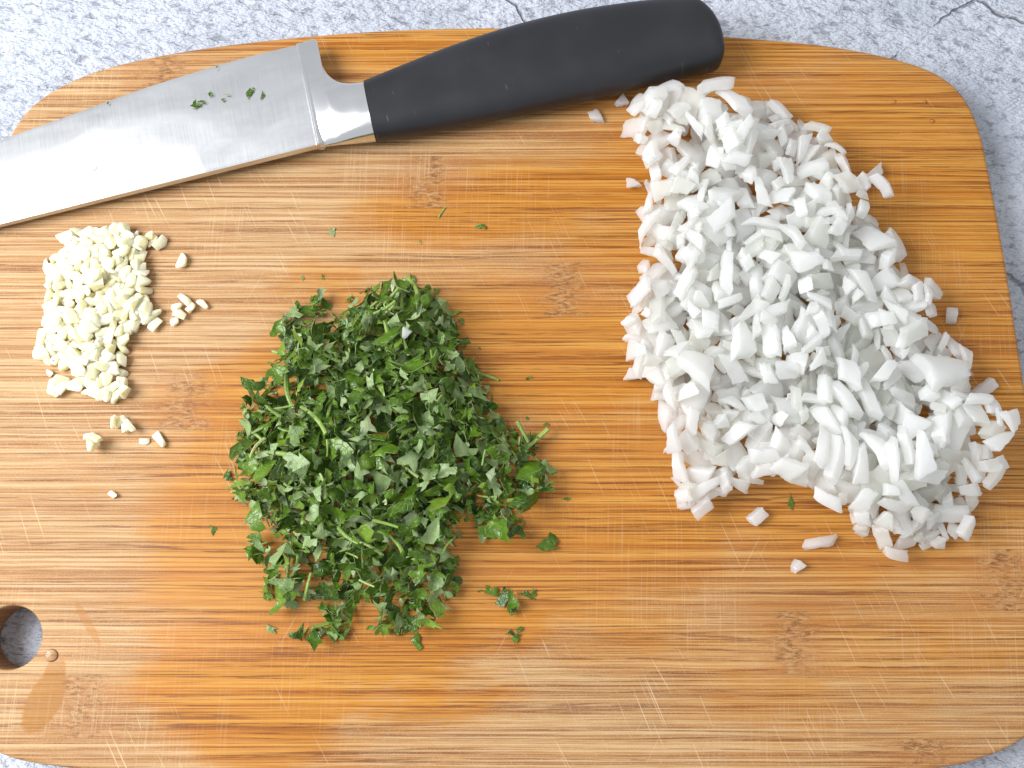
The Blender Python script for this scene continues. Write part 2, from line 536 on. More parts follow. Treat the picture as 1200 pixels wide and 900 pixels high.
def loft(name, stations, nseg, mat, smooth=60):
    """stations: (upper point, lower point, half thickness function of across -1..1)"""
    vv, ff = [], []
    for i, (A, B, zt, zb) in enumerate(stations):
        A, B = np.array(A), np.array(B)
        ring = []
        for j in range(nseg):
            a = 2 * math.pi * j / nseg
            c, s = math.cos(a), math.sin(a)
            ring.append((c, s))
        for c, s in ring:
            f = 0.5 - 0.5 * (abs(c) ** (2 / 3.0)) * (1 if c > 0 else -1)
            p = A + (B - A) * f
            zz = (abs(s) ** (2 / 2.3)) * (1 if s > 0 else -1)
            vv.append(p + np.array((0, 0, zt(f) * zz if zz > 0 else zb(f) * zz)))
        if i:
            a, b = (i - 1) * nseg, i * nseg
            for j in range(nseg):
                ff.append((a + j, a + (j + 1) % nseg, b + (j + 1) % nseg, b + j))
    ff.append(tuple(range(nseg)))
    ff.append(tuple(range(len(vv) - nseg, len(vv))))
    return mesh_from(name, vv, ff, mat, smooth)


# bolster: a thin full heel by the edge that swells into the collar of the handle
BU = catmull([(351, 52), (360, 48.5), (371, 48), (377, 72), (384, 87), (396, 96.5), (410, 99.5), (426.5, 98.5)], 5, False)
st = []
nb = len(BU)
for i, b in enumerate(BU):
    t = i / (nb - 1)
    ta = min(max((b[0] - 351) / 75.5, 0), 1)
    tl = 0.35 * t + 0.65 * ta
    lo = (376 + (440 - 376) * tl, 172.5 + (164 - 172.5) * tl)
    zc = blade_z(376) + 0.0006 * tl
    full = 0.0023 + (0.0068 - 0.0023) * (tl ** 0.8)
    heel = 0.0023 + 0.0006 * tl
    w2 = min(1.0, max(0.0, (tl - 0.25) / 0.6)); w2 = w2 * w2 * (3 - 2 * w2)

    def prof(f, full=full, heel=heel, w2=w2):
        g = min(1, max(0, (f - 0.12) / 0.5)); g = g * g * (3 - 2 * g)
        return (heel + (full - heel) * g) * (1 - w2) + full * w2
    st.append((P(b[0], b[1], zc), P(lo[0], lo[1], zc), prof, prof))
tag(link('bolster', loft('bolster', st, 40, M_BOLSTER, 50), kroot), 'polished steel bolster')
# raised ridge where blade meets bolster
rv, rf = [], []
for i in range(13):
    f = i / 12
    c = np.array(P(352 + 24 * f, 52.5 + 119 * f, blade_z(360)))
    for j in range(10):
        a = 2 * math.pi * j / 10
        rv.append(c + np.array((math.cos(a) * 0.0017, math.cos(a) * 0.0003, math.sin(a) * (0.0014 + 0.0016 * min(1, 3 * f)))))
    if i:
        for j in range(10):
            rf.append(((i - 1) * 10 + j, (i - 1) * 10 + (j + 1) % 10, i * 10 + (j + 1) % 10, i * 10 + j))
rf += [tuple(range(10)), tuple(range(120, 130))]
link('heel_ridge', mesh_from('heel_ridge', rv, rf, M_BOLSTER, 60), kroot)

HU = [(427, 97.5), (470, 80), (520, 60), (570, 42.5), (620, 28), (680, 15), (740, 6.5), (790, 2), (806, 1), (818, 7), (831, 20), (841, 38), (846, 55)]
HL = [(440.5, 164.5), (485, 157.5), (540, 147), (595, 136.5), (648, 125), (708, 111), (766, 97), (808, 87), (826, 82.5), (836, 80), (842, 77.5), (845, 74), (847, 68)]
hu, hl = catmull(HU, 5, False), catmull(HL, 5, False)
st = []
for i in range(len(hu)):
    t = min(1, max(0, (hu[i][0] - 427) / 400))
    ht = 0.0070 + 0.0026 * t
    e = i / (len(hu) - 1)
    cap = 1.0 if e < 0.72 else max(0.25, math.sqrt(max(0, 1 - ((e - 0.72) / 0.30) ** 2)))
    zc = ZB + 0.0079 + 0.0019 * t
    st.append((P(hu[i][0], hu[i][1], zc), P(hl[i][0], hl[i][1], zc), (lambda f, h=ht * cap: h), (lambda f, h=ht * cap: h)))
tag(link('handle', loft('handle', st, 48, M_HANDLE, 60), kroot), 'matt black curved handle')


# ------------------------------------------------------------------ a heap: pieces dropped one on another over a height field
def inside(poly, X, Y):
    r = np.zeros(X.shape, bool)
    m = len(poly)
    for i in range(m):
        x1, y1 = poly[i]; x2, y2 = poly[(i + 1) % m]
        c = ((y1 > Y) != (y2 > Y)) & (X < (x2 - x1) * (Y - y1) / (y2 - y1 + 1e-12) + x1)
        r ^= c
    return r


def edge_dist(poly, X, Y):
    d = np.full(X.shape, 1e9)
    m = len(poly)
    for i in range(m):
        x1, y1 = poly[i]; x2, y2 = poly[(i + 1) % m]
        dx, dy = x2 - x1, y2 - y1
        t = np.clip(((X - x1) * dx + (Y - y1) * dy) / (dx * dx + dy * dy + 1e-12), 0, 1)
        d = np.minimum(d, np.hypot(X - x1 - t * dx, Y - y1 - t * dy))
    return d


def px_poly(pts):
    return [tuple(P(u, v))[:2] for u, v in pts]


class Heap:
    def __init__(s, u0, v0, u1, v1, cell=0.0005):
        a, b = P(u0, v1), P(u1, v0)
        s.x0, s.y0, s.c = min(a.x, P(u0, v0).x), a.y, cell
        s.nx, s.ny = int((max(b.x, P(u1, v1).x) - s.x0) / cell), int((b.y - s.y0) / cell)
        s.X, s.Y = np.meshgrid(s.x0 + (np.arange(s.nx) + .5) * cell, s.y0 + (np.arange(s.ny) + .5) * cell, indexing='ij')
        s.H = np.zeros((s.nx, s.ny))
        s.T = np.zeros((s.nx, s.ny))
        s.ID = np.full((s.nx, s.ny), -1)
        s.items = []

    def target(s, poly, hmax, run, base=0.0):
        poly = px_poly(poly)
        m = inside(poly, s.X, s.Y)
        d = edge_dist(poly, s.X, s.Y)
        t = np.where(m, base + (hmax - base) * (1 - np.exp(-d / run)), 0)
        s.T = np.maximum(s.T, t)

    def hole(s, u, v, ru, rv):
        c = P(u, v)
        s.T[((s.X - c.x) / (ru * 3e-4)) ** 2 + ((s.Y - c.y) / (rv * 3e-4)) ** 2 < 1] = -1

    def seat(s, dims, R, x, y):
        r = 0.5 * math.sqrt(dims[0] ** 2 + dims[1] ** 2 + dims[2] ** 2)
        i0, i1 = int((x - r - s.x0) / s.c), int((x + r - s.x0) / s.c) + 1
        j0, j1 = int((y - r - s.y0) / s.c), int((y + r - s.y0) / s.c) + 1
        i0, j0 = max(i0, 0), max(j0, 0); i1, j1 = min(i1, s.nx), min(j1, s.ny)
        if i1 <= i0 or j1 <= j0: return None
        dx, dy = s.X[i0:i1, j0:j1] - x, s.Y[i0:i1, j0:j1] - y
        lo = np.full(dx.shape, -1e9); hi = np.full(dx.shape, 1e9); ok = np.ones(dx.shape, bool)
        for k in range(3):
            nx, ny, nz = R[0, k], R[1, k], R[2, k]
            h = dims[k] * 0.5
            q = nx * dx + ny * dy
            if abs(nz) < 1e-3:
                ok &= np.abs(q) <= h
            else:
                a, b = (-h - q) / nz, (h - q) / nz
                lo = np.maximum(lo, np.minimum(a, b)); hi = np.minimum(hi, np.maximum(a, b))
        ok &= hi > lo
        if not ok.any(): return None
        Hs = s.H[i0:i1, j0:j1]
        z = float(np.max(np.where(ok, Hs - lo, -1e9)))
        return z, (i0, i1, j0, j1), ok, lo, hi

    def frame(s, x, y, r, tilt, yaw):
        i, j = int((x - s.x0) / s.c), int((y - s.y0) / s.c)
        k = max(2, int(r / s.c))
        a, b = max(i - k, 0), min(i + k, s.nx - 1)
        c, d = max(j - k, 0), min(j + k, s.ny - 1)
        gx = (s.H[b, c:d + 1].mean() - s.H[a, c:d + 1].mean()) / max((b - a) * s.c, 1e-6)
        gy = (s.H[a:b + 1, d].mean() - s.H[a:b + 1, c].mean()) / max((d - c) * s.c, 1e-6)
        g = math.hypot(gx, gy)
        lim = 0.9
        if g > lim: gx, gy = gx * lim / g, gy * lim / g
        nrm = Vector((-gx + random.gauss(0, tilt), -gy + random.gauss(0, tilt), 1)).normalized()
        t = Vector((math.cos(yaw), math.sin(yaw), 0))
        t = (t - nrm * t.dot(nrm)).normalized()
        b_ = nrm.cross(t)
        return np.array([[t[i], b_[i], nrm[i]] for i in range(3)])

    def put(s, dims, x, y, tilt, tries, sink, data, flat=False, yaw=None):
        best = None
        for _ in range(tries):
            ya_ = random.uniform(0, 2 * math.pi) if yaw is None else yaw
            R = np.eye(3) if flat else s.frame(x, y, 0.4 * max(dims[0], dims[1]), tilt, ya_)
            if flat:
                R = np.array([[math.cos(ya_), -math.sin(ya_), 0], [math.sin(ya_), math.cos(ya_), 0], [0, 0, 1.0]])
            q = s.seat(dims, R, x, y)
            if q is None: continue
            top = q[0] + float(np.max(np.where(q[2], q[4], -1)))
            if best is None or top < best[0]: best = (top, q, R)
        if best is None: return None
        top, (z, (i0, i1, j0, j1), ok, lo, hi), R = best
        onboard = float(np.max(np.where(ok, -lo, -1e9)))      # height at which it would touch the board itself
        zc = max(z - sink, onboard + 0.00003)
        Hs, Is = s.H[i0:i1, j0:j1], s.ID[i0:i1, j0:j1]
        new = zc + hi
        up = ok & (new > Hs)
        Hs[up] = new[up]
        Is[up] = len(s.items)
        s.items.append((x, y, zc, R, data))
        return len(s.items) - 1

    def fill(s, pick, limit, power=1.6):
        for _ in range(limit):
            D = np.clip(s.T - s.H, 0, None)
            D[D < 0.0006] = 0
            wgt = D[::2, ::2] ** power
            tot = wgt.sum()
            if tot <= 0: break
            k = int(np.searchsorted(np.cumsum(wgt), random.random() * tot))
            k = min(k, wgt.size - 1)
            i, j = divmod(k, wgt.shape[1])
            pick(s, s.X[2 * i, 2 * j], s.Y[2 * i, 2 * j])

    def visible(s):
        c = np.zeros(len(s.items), int)
        ids, n = np.unique(s.ID[s.ID >= 0], return_counts=True)
        c[ids] = n
        return c


def centre_mesh(me):
    co = np.array([v.co for v in me.vertices])
    mid = (co.min(0) + co.max(0)) / 2
    for v in me.vertices: v.co -= Vector(mid)
    return co.max(0) - co.min(0)


def place(name, me, x, y, z, R, sc, tone):
    o = bpy.data.objects.new(name, me)
    M = Matrix([[*(R[i] * sc), (x, y, z)[i]] for i in range(3)] + [[0, 0, 0, 1]])
    o.matrix_world = M
    o['tone'] = tone
    COL.objects.link(o)
    return o


def merged(name, items, label, cat, group):
    """pieces buried in a heap, joined"""
    V, Fc, T, MI, SM = [], [], [], [], []
    off = 0
    mats = []
    for x, y, z, R, (me, dims, sc, tone, kind) in items:
        co = np.empty(len(me.vertices) * 3); me.vertices.foreach_get('co', co)
        co = co.reshape(-1, 3) * sc @ R.T + np.array((x, y, ZB + z))
        V.append(co)
        for p in me.polygons:
            Fc.append([v + off for v in p.vertices])
            m = me.materials[p.material_index]
            if m not in mats: mats.append(m)
            MI.append(mats.index(m)); T.append(tone)
        off += len(co)
    me = bpy.data.meshes.new(name)
    me.from_pydata(np.concatenate(V).tolist(), [], Fc)
    for m in mats: me.materials.append(m)
    me.polygons.foreach_set('material_index', MI)
    at = me.attributes.new('tone', 'FLOAT', 'FACE')
    at.data.foreach_set('value', T)
    me.shade_smooth(); me.set_sharp_from_angle(angle=math.radians(40))
    o = link(name, me)
    return tag(o, label, cat, group, 'stuff')


# ------------------------------------------------------------------ onion
def onion_mesh(L, W, T, R, ax, sh, tap, jag=0.0):
    nx, ny = 6, 4
    V, idx = [], {}
    ph = random.uniform(0, 6)
    wedge = random.uniform(-.8, .8)
    for layer in (0, 1):
        for i in range(nx + 1):
            for j in range(ny + 1):
                a, b = i / nx - .5, j / ny - .5
                x = a * L + sh[0] * b * W * (1 if a > 0 else 0.5) + sh[1] * (layer - .5) * T
                y = b * W * (1 + tap * a * 2) + sh[2] * (layer - .5) * T
                if abs(a) > .45: x += random.uniform(-1, 1) * jag
                if abs(b) > .45: y += random.uniform(-1, 1) * jag * 0.7
                q = x if ax == 0 else y
                z = (layer - .5) * T * (1 - 0.15 * abs(a) + wedge * b + .5 * wedge * a) - q * q / (2 * R) + 0.0001 * math.sin(9 * a + ph + 4 * b)
                idx[layer, i, j] = len(V); V.append((x, y, z))
    Fc = []
    for i in range(nx):
        for j in range(ny):
            Fc.append((idx[1, i, j], idx[1, i + 1, j], idx[1, i + 1, j + 1], idx[1, i, j + 1]))
            Fc.append((idx[0, i, j], idx[0, i, j + 1], idx[0, i + 1, j + 1], idx[0, i + 1, j]))
    for i in range(nx):
        Fc.append((idx[0, i, 0], idx[0, i + 1, 0], idx[1, i + 1, 0], idx[1, i, 0]))
        Fc.append((idx[0, i, ny], idx[1, i, ny], idx[1, i + 1, ny], idx[0, i + 1, ny]))
    for j in range(ny):
        Fc.append((idx[0, 0, j], idx[1, 0, j], idx[1, 0, j + 1], idx[0, 0, j + 1]))
        Fc.append((idx[0, nx, j], idx[0, nx, j + 1], idx[1, nx, j + 1], idx[1, nx, j]))
    me = mesh_from('onion_piece', V, Fc, M_ONION)
    bm = bmesh.new(); bm.from_mesh(me)
    sharp = [e for e in bm.edges if len(e.link_faces) == 2 and e.calc_face_angle(0) > 0.9]
    bmesh.ops.bevel(bm, geom=sharp, offset=0.00020, segments=1, affect='EDGES', clamp_overlap=True)
    bm.to_mesh(me); bm.free()
    me.shade_smooth(); me.set_sharp_from_angle(angle=math.radians(40))
    return me


U = random.uniform
ON = {'dice': [], 'strip': [], 'slab': []}
for k in range(16):
    me = onion_mesh(U(.0042, .0068), U(.0036, .0052), U(.0026, .0038), U(.012, .04), random.choice((0, 1)), (U(-.8, .8), U(-.6, .6), U(-.5, .5)), U(-.5, .5), .0003)
    ON['dice'].append((me, centre_mesh(me)))
for k in range(16):
    me = onion_mesh(U(.0080, .0125), U(.0028, .0042), U(.0022, .0034), U(.012, .04), 0, (U(-1.1, 1.1), U(-.7, .7), U(-.5, .5)), U(-.55, .55), .0003)
    ON['strip'].append((me, centre_mesh(me)))
for k in range(12):
    me = onion_mesh(U(.0070, .0110), U(.0052, .0075), U(.0022, .0032), U(.010, .028), random.choice((0, 1)), (U(-.8, .8), U(-.6, .6), U(-.5, .5)), U(-.55, .55), .0005)
    ON['slab'].append((me, centre_mesh(me)))
BIG = []
for k in range(2):
    me = onion_mesh(U(.018, .021), U(.011, .013), U(.0030, .0036), U(.022, .03), 1, (.5, .3, .2), -.35, .0012)
    BIG.append((me, centre_mesh(me)))

heap = Heap(690, 70, 1200, 700)
heap.target([(745, 128), (785, 125), (826, 127), (858, 144), (888, 132), (925, 146), (962, 184), (985, 222), (1006, 252), (1028, 285), (1052, 325), (1082, 388),
             (1122, 425), (1132, 480), (1142, 535), (1130, 588), (1116, 630), (1060, 642), (1000, 620), (945, 575), (905, 560), (850, 575), (800, 600),
             (785, 530), (768, 470), (745, 440), (738, 385), (748, 340), (755, 260), (760, 215), (742, 170)], 0.0118, 0.018, 0.0028)
heap.hole(748, 232, 10, 10)


def pick_onion(h, x, y):
    r = random.random()
    kind = 'dice' if r < .38 else 'strip' if r < .76 else 'slab'
    me, d = random.choice(ON[kind])
    sc = U(.56, 1.10)
    h.put(d * sc * np.array((.92, .92, .85)), x, y, .24, 5, .0021, (me, d, sc, random.random(), kind))


# outliers first, each lying on the bare board
ONION_LONE = [
    (698, 138, 'dice', .72, .1, 'small lone white onion dice on bare wood below the knife handle'),
    (663, 343, 'dice', .80, .05, 'lone white onion bit on bare wood beside a brown bamboo node'),
    (886, 606, 'dice', .85, .7, 'lone cube of white onion below the onion heap next to green leaf sliver'),
    (933, 663, 'dice', .62, -1.3, 'tiny white onion chip lying beyond the pair of onion strips'),
    (960, 636, 'strip', .85, .15, 'white onion strip on bare wood with an onion chip at its end'),
    (1113, 371, 'dice', .85, 1.4, 'lone pale onion dice on bare wood at the heap side facing the board edge'),
]
for u, v, kind, sc, yaw, lab in ONION_LONE:
    me, d = ON[kind][int(u) % len(ON[kind])]
    p = P(u, v)
    i = heap.put(d * sc * .95, p.x, p.y, 0, 1, 0, (me, d, sc, .4, lab), flat=True, yaw=yaw)
_in = np.argwhere(heap.T[::4, ::4] > .0045) * 4
for k in range(330):                                 # bottom layer
    i, j = _in[random.randrange(len(_in))]
    kind = random.choice(('slab', 'slab', 'dice')); me, d = random.choice(ON[kind]); sc = U(.9, 1.25)
    heap.put(d * sc * np.array((.75, .75, .8)), heap.X[i, j], heap.Y[i, j], .12, 4, .0016, (me, d, sc, random.random(), kind))
heap.fill(pick_onion, 2300)
# pieces poking out of the rim and the large slabs that lie on top
for u, v, kind, sc, yaw in ((1022, 207, 'strip', 1.0, .75), (1018, 238, 'strip', 1.0, -.5), (1085, 345, 'slab', .85, -.4), (1045, 650, 'strip', .9, -.4), (1097, 638, 'dice', .8, .1),
                            (1125, 620, 'slab', .85, 1.2), (728, 117, 'dice', .8, .5), (742, 212, 'dice', .8, 1.9), (755, 205, 'dice', .75, .6), (760, 152, 'slab', .7, 1.3), (745, 355, 'slab', .85, .5), (733, 385, 'dice', .8, .3),
                            (770, 500, 'strip', .9, 1.4), (778, 525, 'strip', .9, 1.5), (795, 585, 'dice', .8, .4), (820, 597, 'slab', .7, .9),
                            (1155, 455, 'strip', 1.0, .6), (1150, 505, 'slab', .9, .5), (955, 592, 'strip', 1.0, -.45)):
    p = P(u, v, ZB + .003)
    me, d = ON[kind][int(u * 7 + v) % len(ON[kind])]
    heap.put(d * sc * .92, p.x, p.y, .05, 1, .0005, (me, d, sc, random.random() * .8, kind), yaw=yaw)
for (u, v, yaw), (me, d) in zip(((1100, 440, .35),), BIG):
    p = P(u, v, ZB + .012)
    heap.put(d * .95, p.x, p.y, .05, 1, .0014, (me, d, 1.0, .3, 'big'), yaw=yaw)
for k in range(8):                                   # slices of one cut layer that still lie side by side
    me, d = ON['strip'][k]
    p = P(952 + 14.5 * k, 536 - 2 * abs(k - 3.5) + 14 * (k % 2), ZB + .014)
    heap.put(d * .9, p.x, p.y, .03, 1, .0016, (me, d, 1.15, .35, 'fan'), yaw=1.25 + .09 * k)

OL = {'dice': ('short diced cube of heaped white onion', 'diced cubes of the onion heap'),
      'strip': ('long narrow strip of heaped white onion', 'narrow strips of the onion heap'),
      'slab': ('broad flat slice of heaped white onion', 'broad slices of the onion heap'),
      'fan': ('parallel onion slice in the fanned row lying on top of the onion heap', 'fanned parallel slices on the onion heap'),
      'big': ('oversized white onion slab with ragged ends on top of the onion heap', None)}
def px_of(x, y, z):
    """photo position of a point, the inverse of P"""
    d = Matrix.Rotation(-TILT, 3, 'X') @ (Vector((x, y, z)) - CAM)
    return 600 - F_PX * d.x / d.z, 450 + F_PX * d.y / d.z


def zone(kind, x, y, z):
    u, v = px_of(x, y, ZB + z)
    if kind == 'onion':
        return ('near the knife handle' if v < 215 else 'at the broad end' if v > 535 else 'on the crest of the heap' if z > .0085
                else 'on the side facing the parsley' if u < 850 else 'on the side facing the board rim')
    if kind == 'parsley':
        return ('at the tip towards the knife' if v < 410 else 'at the loose foot away from the knife' if v > 655 else 'on the crest of the heap' if z > .0105
                else 'on the side facing the garlic' if u < 430 else 'on the side facing the onion')
    return 'towards the knife' if v < 330 else 'at the end away from the knife' if v > 420 else 'in the middle'


def zoned(o, lab, kind, x, y, z):
    q = zone(kind, x, y, z)
    return tag(o, lab[0] + ' ' + q, kind, lab[1] + ', ' + q)


vis = heap.visible()
order = sorted(range(len(heap.items)), key=lambda i: -vis[i])
lone = [i for i in range(len(heap.items)) if heap.items[i][4][4] not in OL]
keep = lone + [i for i in order if i not in lone][:300 - len(lone)]
ks = set(keep)
for i in keep:
    x, y, z, R, (me, d, sc, tone, kind) = heap.items[i]
    o = place('onion_piece', me, x, y, ZB + z, R, sc, tone)
    if kind in ('fan', 'big'): tag(o, OL[kind][0], 'onion', OL[kind][1])
    elif kind in OL: zoned(o, OL[kind], 'onion', x, y, z)
    else: tag(o, kind, 'onion')
rest = [heap.items[i] for i in order if i not in ks]
print('onion pieces', len(heap.items), 'visible', int((vis > 0).sum()))
merged('onion_heap_filling', rest, 'mass of smaller white onion bits filling the large onion heap', 'onion', None)


# ------------------------------------------------------------------ garlic
def garlic_mesh(L, W, T):
    bm = bmesh.new()
    for k in range(13):
        c = [U(-1, 1) for _ in range(3)]
        m = max(abs(q) for q in c)
        c = [q / m * U(.82, 1) for q in c]           # near the faces of a box: cut sides, blunt corners
        bm.verts.new((c[0] * L / 2, c[1] * W / 2, c[2] * T / 2))
    r = bmesh.ops.convex_hull(bm, input=bm.verts)
    bmesh.ops.delete(bm, geom=list(set(g for g in r['geom_interior'] + r['geom_unused'] if isinstance(g, bmesh.types.BMVert))), context='VERTS')
    bmesh.ops.dissolve_limit(bm, angle_limit=.30, verts=bm.verts, edges=bm.edges)
    bmesh.ops.bevel(bm, geom=bm.edges[:], offset=.00028, segments=2, affect='EDGES', clamp_overlap=True)
    me = bpy.data.meshes.new('garlic_piece')
    bm.to_mesh(me); bm.free()
    me.materials.append(M_GARLIC)
    me.shade_smooth(); me.set_sharp_from_angle(angle=math.radians(45))
    return me


GA = {'chunk': [], 'sliver': []}
for k in range(14):
    me = garlic_mesh(U(.0048, .0070), U(.0040, .0056), U(.0032, .0042)); GA['chunk'].append((me, centre_mesh(me)))
for k in range(10):
    me = garlic_mesh(U(.0062, .0088), U(.0030, .0038), U(.0026, .0034)); GA['sliver'].append((me, centre_mesh(me)))
gh = Heap(10, 240, 280, 620, .0004)
gh.target([(78, 278), (100, 268), (125, 270), (150, 266), (170, 285), (172, 310), (172, 335), (180, 360), (190, 368), (182, 385), (160, 388), (148, 400), (145, 425), (142, 445), (152, 462), (145, 472), (110, 470), (95, 455), (65, 462),
           (62, 450), (85, 445), (80, 435), (48, 418), (50, 400), (58, 375), (60, 345), (52, 322), (60, 310), (72, 300)], .0066, .007, .0024)
for hh in ((95, 362, 7, 9), (108, 342, 4, 4), (127, 440, 5, 4), (143, 368, 5, 4), (163, 345, 6, 8), (70, 395, 4, 4), (88, 425, 5, 4)):
    gh.hole(*hh)
GARLIC_LONE = [
    (215, 307, 'sliver', 1.05, 1.4, 'pointed garlic sliver lying alone beside the garlic heap'),
    (188, 516, 'sliver', .95, -1.0, 'straight garlic stick lying alone below the garlic heap'),
    (133, 580, 'sliver', .6, -.6, 'tiny garlic stick on bare wood farthest below the garlic heap'),
    (170, 518, 'chunk', .55, 0, 'tiny garlic crumb beside the straight garlic stick'),
    (60, 438, 'chunk', .55, 0, 'tiny garlic crumb at the heap side nearest the board rim'),
    (325, 767, 'sliver', .5, .9, 'small white sliver on bare wood below the chopped parsley'),
]
GROUPS = [((180, 284), (190, 287), (178, 279)), ((206, 378), (208, 362), (218, 352), (225, 362), (238, 357), (213, 370)),
          ((142, 495), (150, 502), (155, 500), (136, 497)), ((107, 512), (113, 520), (117, 516), (110, 524))]
GLAB = ['garlic bit in the small knobbly clump under the knife spine', 'garlic bit in the branching clump right of the garlic heap'.replace('right of', 'beside'),
        'garlic bit in the flat cluster just below the garlic heap', 'garlic bit in the lone cluster below the garlic heap']
for u, v, kind, sc, yaw, lab in GARLIC_LONE:
    me, d = GA[kind][int(u + v) % len(GA[kind])]
    p = P(u, v)
    gh.put(d * sc * .9, p.x, p.y, 0, 1, 0, (me, d, sc, .6, (lab, None)), flat=True, yaw=yaw)
for g, lab in zip(GROUPS, GLAB):
    for (u, v) in g:
        me, d = random.choice(GA[random.choice(('chunk', 'sliver'))])
        p = P(u, v); sc = U(.7, .95)
        gh.put(d * sc * .85, p.x, p.y, .15, 4, .0006, (me, d, sc, random.random(), (lab, lab.replace('garlic bit in', 'bits of'))))


def pick_garlic(h, x, y):
    kind = 'chunk' if random.random() < .62 else 'sliver'
    me, d = random.choice(GA[kind]); sc = U(.70, 1.22)
    lab = {'chunk': ('chunky bit of the cream coloured garlic heap', 'chunky bits of the garlic heap'),
           'sliver': ('stick shaped bit of the cream coloured garlic heap', 'stick shaped bits of the garlic heap')}[kind]
    h.put(d * sc * .72, x, y, .5, 3, .0022, (me, d, sc, random.random(), lab))


gh.fill(pick_garlic, 330)
vis = gh.visible()
order = sorted(range(len(gh.items)), key=lambda i: -vis[i])
print('garlic pieces', len(gh.items), 'visible', int((vis > 0).sum()))
for i in order[:290]:
    x, y, z, R, (me, d, sc, tone, lab) = gh.items[i]
    o = place('garlic_piece', me, x, y, ZB + z, R, sc, tone)
    if 'cream coloured' in lab[0]: zoned(o, lab, 'garlic', x, y, z)
    else: tag(o, lab[0], 'garlic', lab[1])
if order[290:]:
    merged('garlic_heap_filling', [gh.items[i] for i in order[290:]], 'mass of buried garlic bits filling the garlic heap', 'garlic', None)


# ------------------------------------------------------------------ parsley
def leaf_mesh(size, curl, fold, under, elong):
    m = 14
    ph = U(0, 6)
    rad = []
    lobes = random.choice((2, 3, 3, 4))
    for k in range(m):
        a = 2 * math.pi * k / m
        r = .72 + .28 * math.sin(lobes * a + ph) + (.10 if k % 2 else -.08) + U(-.07, .07)
        rad.append(max(r, .3))
    cuts = [(U(0, 2 * math.pi), U(.15, .6)) for _ in range(random.choice((1, 2, 2, 3)))]
    pts = [(0, 0)]
    for ring in (.36, .70, 1.0):
        for k in range(m):
            a = 2 * math.pi * k / m
            r = rad[k] * ring if ring == 1.0 else (0.6 * rad[k] + .4 * .7) * ring
            x, y = r * math.cos(a) * elong, r * math.sin(a)
            for ca, cdn in cuts:
                q = x * math.cos(ca) + y * math.sin(ca)
                if q > cdn * ring: x -= (q - cdn * ring) * math.cos(ca); y -= (q - cdn * ring) * math.sin(ca)
            pts.append((x * size, y * size))
    fa, fb = U(0, 6), U(0, 6)

    def z(x, y):
        p = x * math.cos(fa) + y * math.sin(fa)
        q = -x * math.sin(fa) + y * math.cos(fa)
        return curl * p * p / size + fold * abs(q) + .07 * size * math.sin(5 * p / size + fb) + .05 * size * math.sin(7 * q / size + fa)
    T = .00016
    V = [(x, y, z(x, y) + T / 2) for x, y in pts] + [(x, y, z(x, y) - T / 2) for x, y in pts]
    n1 = len(pts)
    top, bot, rim = [], [], []
    for k in range(m):
        a, b = 1 + k, 1 + (k + 1) % m
        top.append((0, a, b)); bot.append((n1, n1 + b, n1 + a))
        for r in (0, 1):
            p, q, s, t = 1 + r * m + k, 1 + r * m + (k + 1) % m, 1 + (r + 1) * m + (k + 1) % m, 1 + (r + 1) * m + k
            top.append((p, t, s, q)); bot.append((n1 + p, n1 + q, n1 + s, n1 + t))
        p, q = 1 + 2 * m + k, 1 + 2 * m + (k + 1) % m
        rim.append((p, n1 + p, n1 + q, q))
    me = bpy.data.meshes.new('parsley_piece')
    me.from_pydata(V, [], top + bot + rim)
    me.materials.append(M_LEAF); me.materials.append(M_UNDER)
    mi = [0] * len(top) + [1] * len(bot) + [1] * len(rim)
    if under: mi = [1 - v for v in mi]
    me.polygons.foreach_set('material_index', mi)
    me.shade_smooth(); me.set_sharp_from_angle(angle=math.radians(60))
    return me


def stem_mesh(L, r, bend):
    V, Fc = [], []
    for i in range(9):
        t = i / 8 - .5
        rr = r * (1 - .3 * t)
        for j in range(7):
            a = 2 * math.pi * j / 7
            V.append((t * L, bend * (t * t) * L + rr * math.cos(a), rr * math.sin(a) + .15 * bend * t * L))
        if i:
            for j in range(7):
                Fc.append(((i - 1) * 7 + j, (i - 1) * 7 + (j + 1) % 7, i * 7 + (j + 1) % 7, i * 7 + j))
    Fc += [tuple(range(7)), tuple(range(56, 63))]
    return mesh_from('parsley_piece', V, Fc, M_STEM, 50)


PA = {'leaf': [], 'under': [], 'shred': [], 'stem': []}
for k in range(22):
    me = leaf_mesh(U(.0024, .0045), U(-.55, .55), U(-.45, .45), False, U(.9, 1.4)); PA['leaf'].append((me, centre_mesh(me)))
for k in range(12):
    me = leaf_mesh(U(.0024, .0042), U(-.5, .5), U(-.5, .5), True, U(.9, 1.4)); PA['under'].append((me, centre_mesh(me)))
for k in range(14):
    me = leaf_mesh(U(.0012, .0019), U(-.4, .4), U(-.8, .8), k % 3 == 0, U(1.8, 3.0)); PA['shred'].append((me, centre_mesh(me)))
for k in range(7):
    me = stem_mesh(U(.0055, .011), U(.00035, .0006), U(-.5, .5)); PA['stem'].append((me, centre_mesh(me)))
PL = {'leaf': ('dark green chopped parsley leaf bit', 'dark leaf bits of the parsley heap'),
      'under': ('pale parsley bit with matt underside up', 'pale leaf bits of the parsley heap'),
      'shred': ('narrow shredded parsley sliver', 'shredded slivers of the parsley heap'),
      'stem': ('thin light green parsley stem piece', 'stem pieces of the parsley heap')}
ph_ = Heap(220, 230, 700, 790)
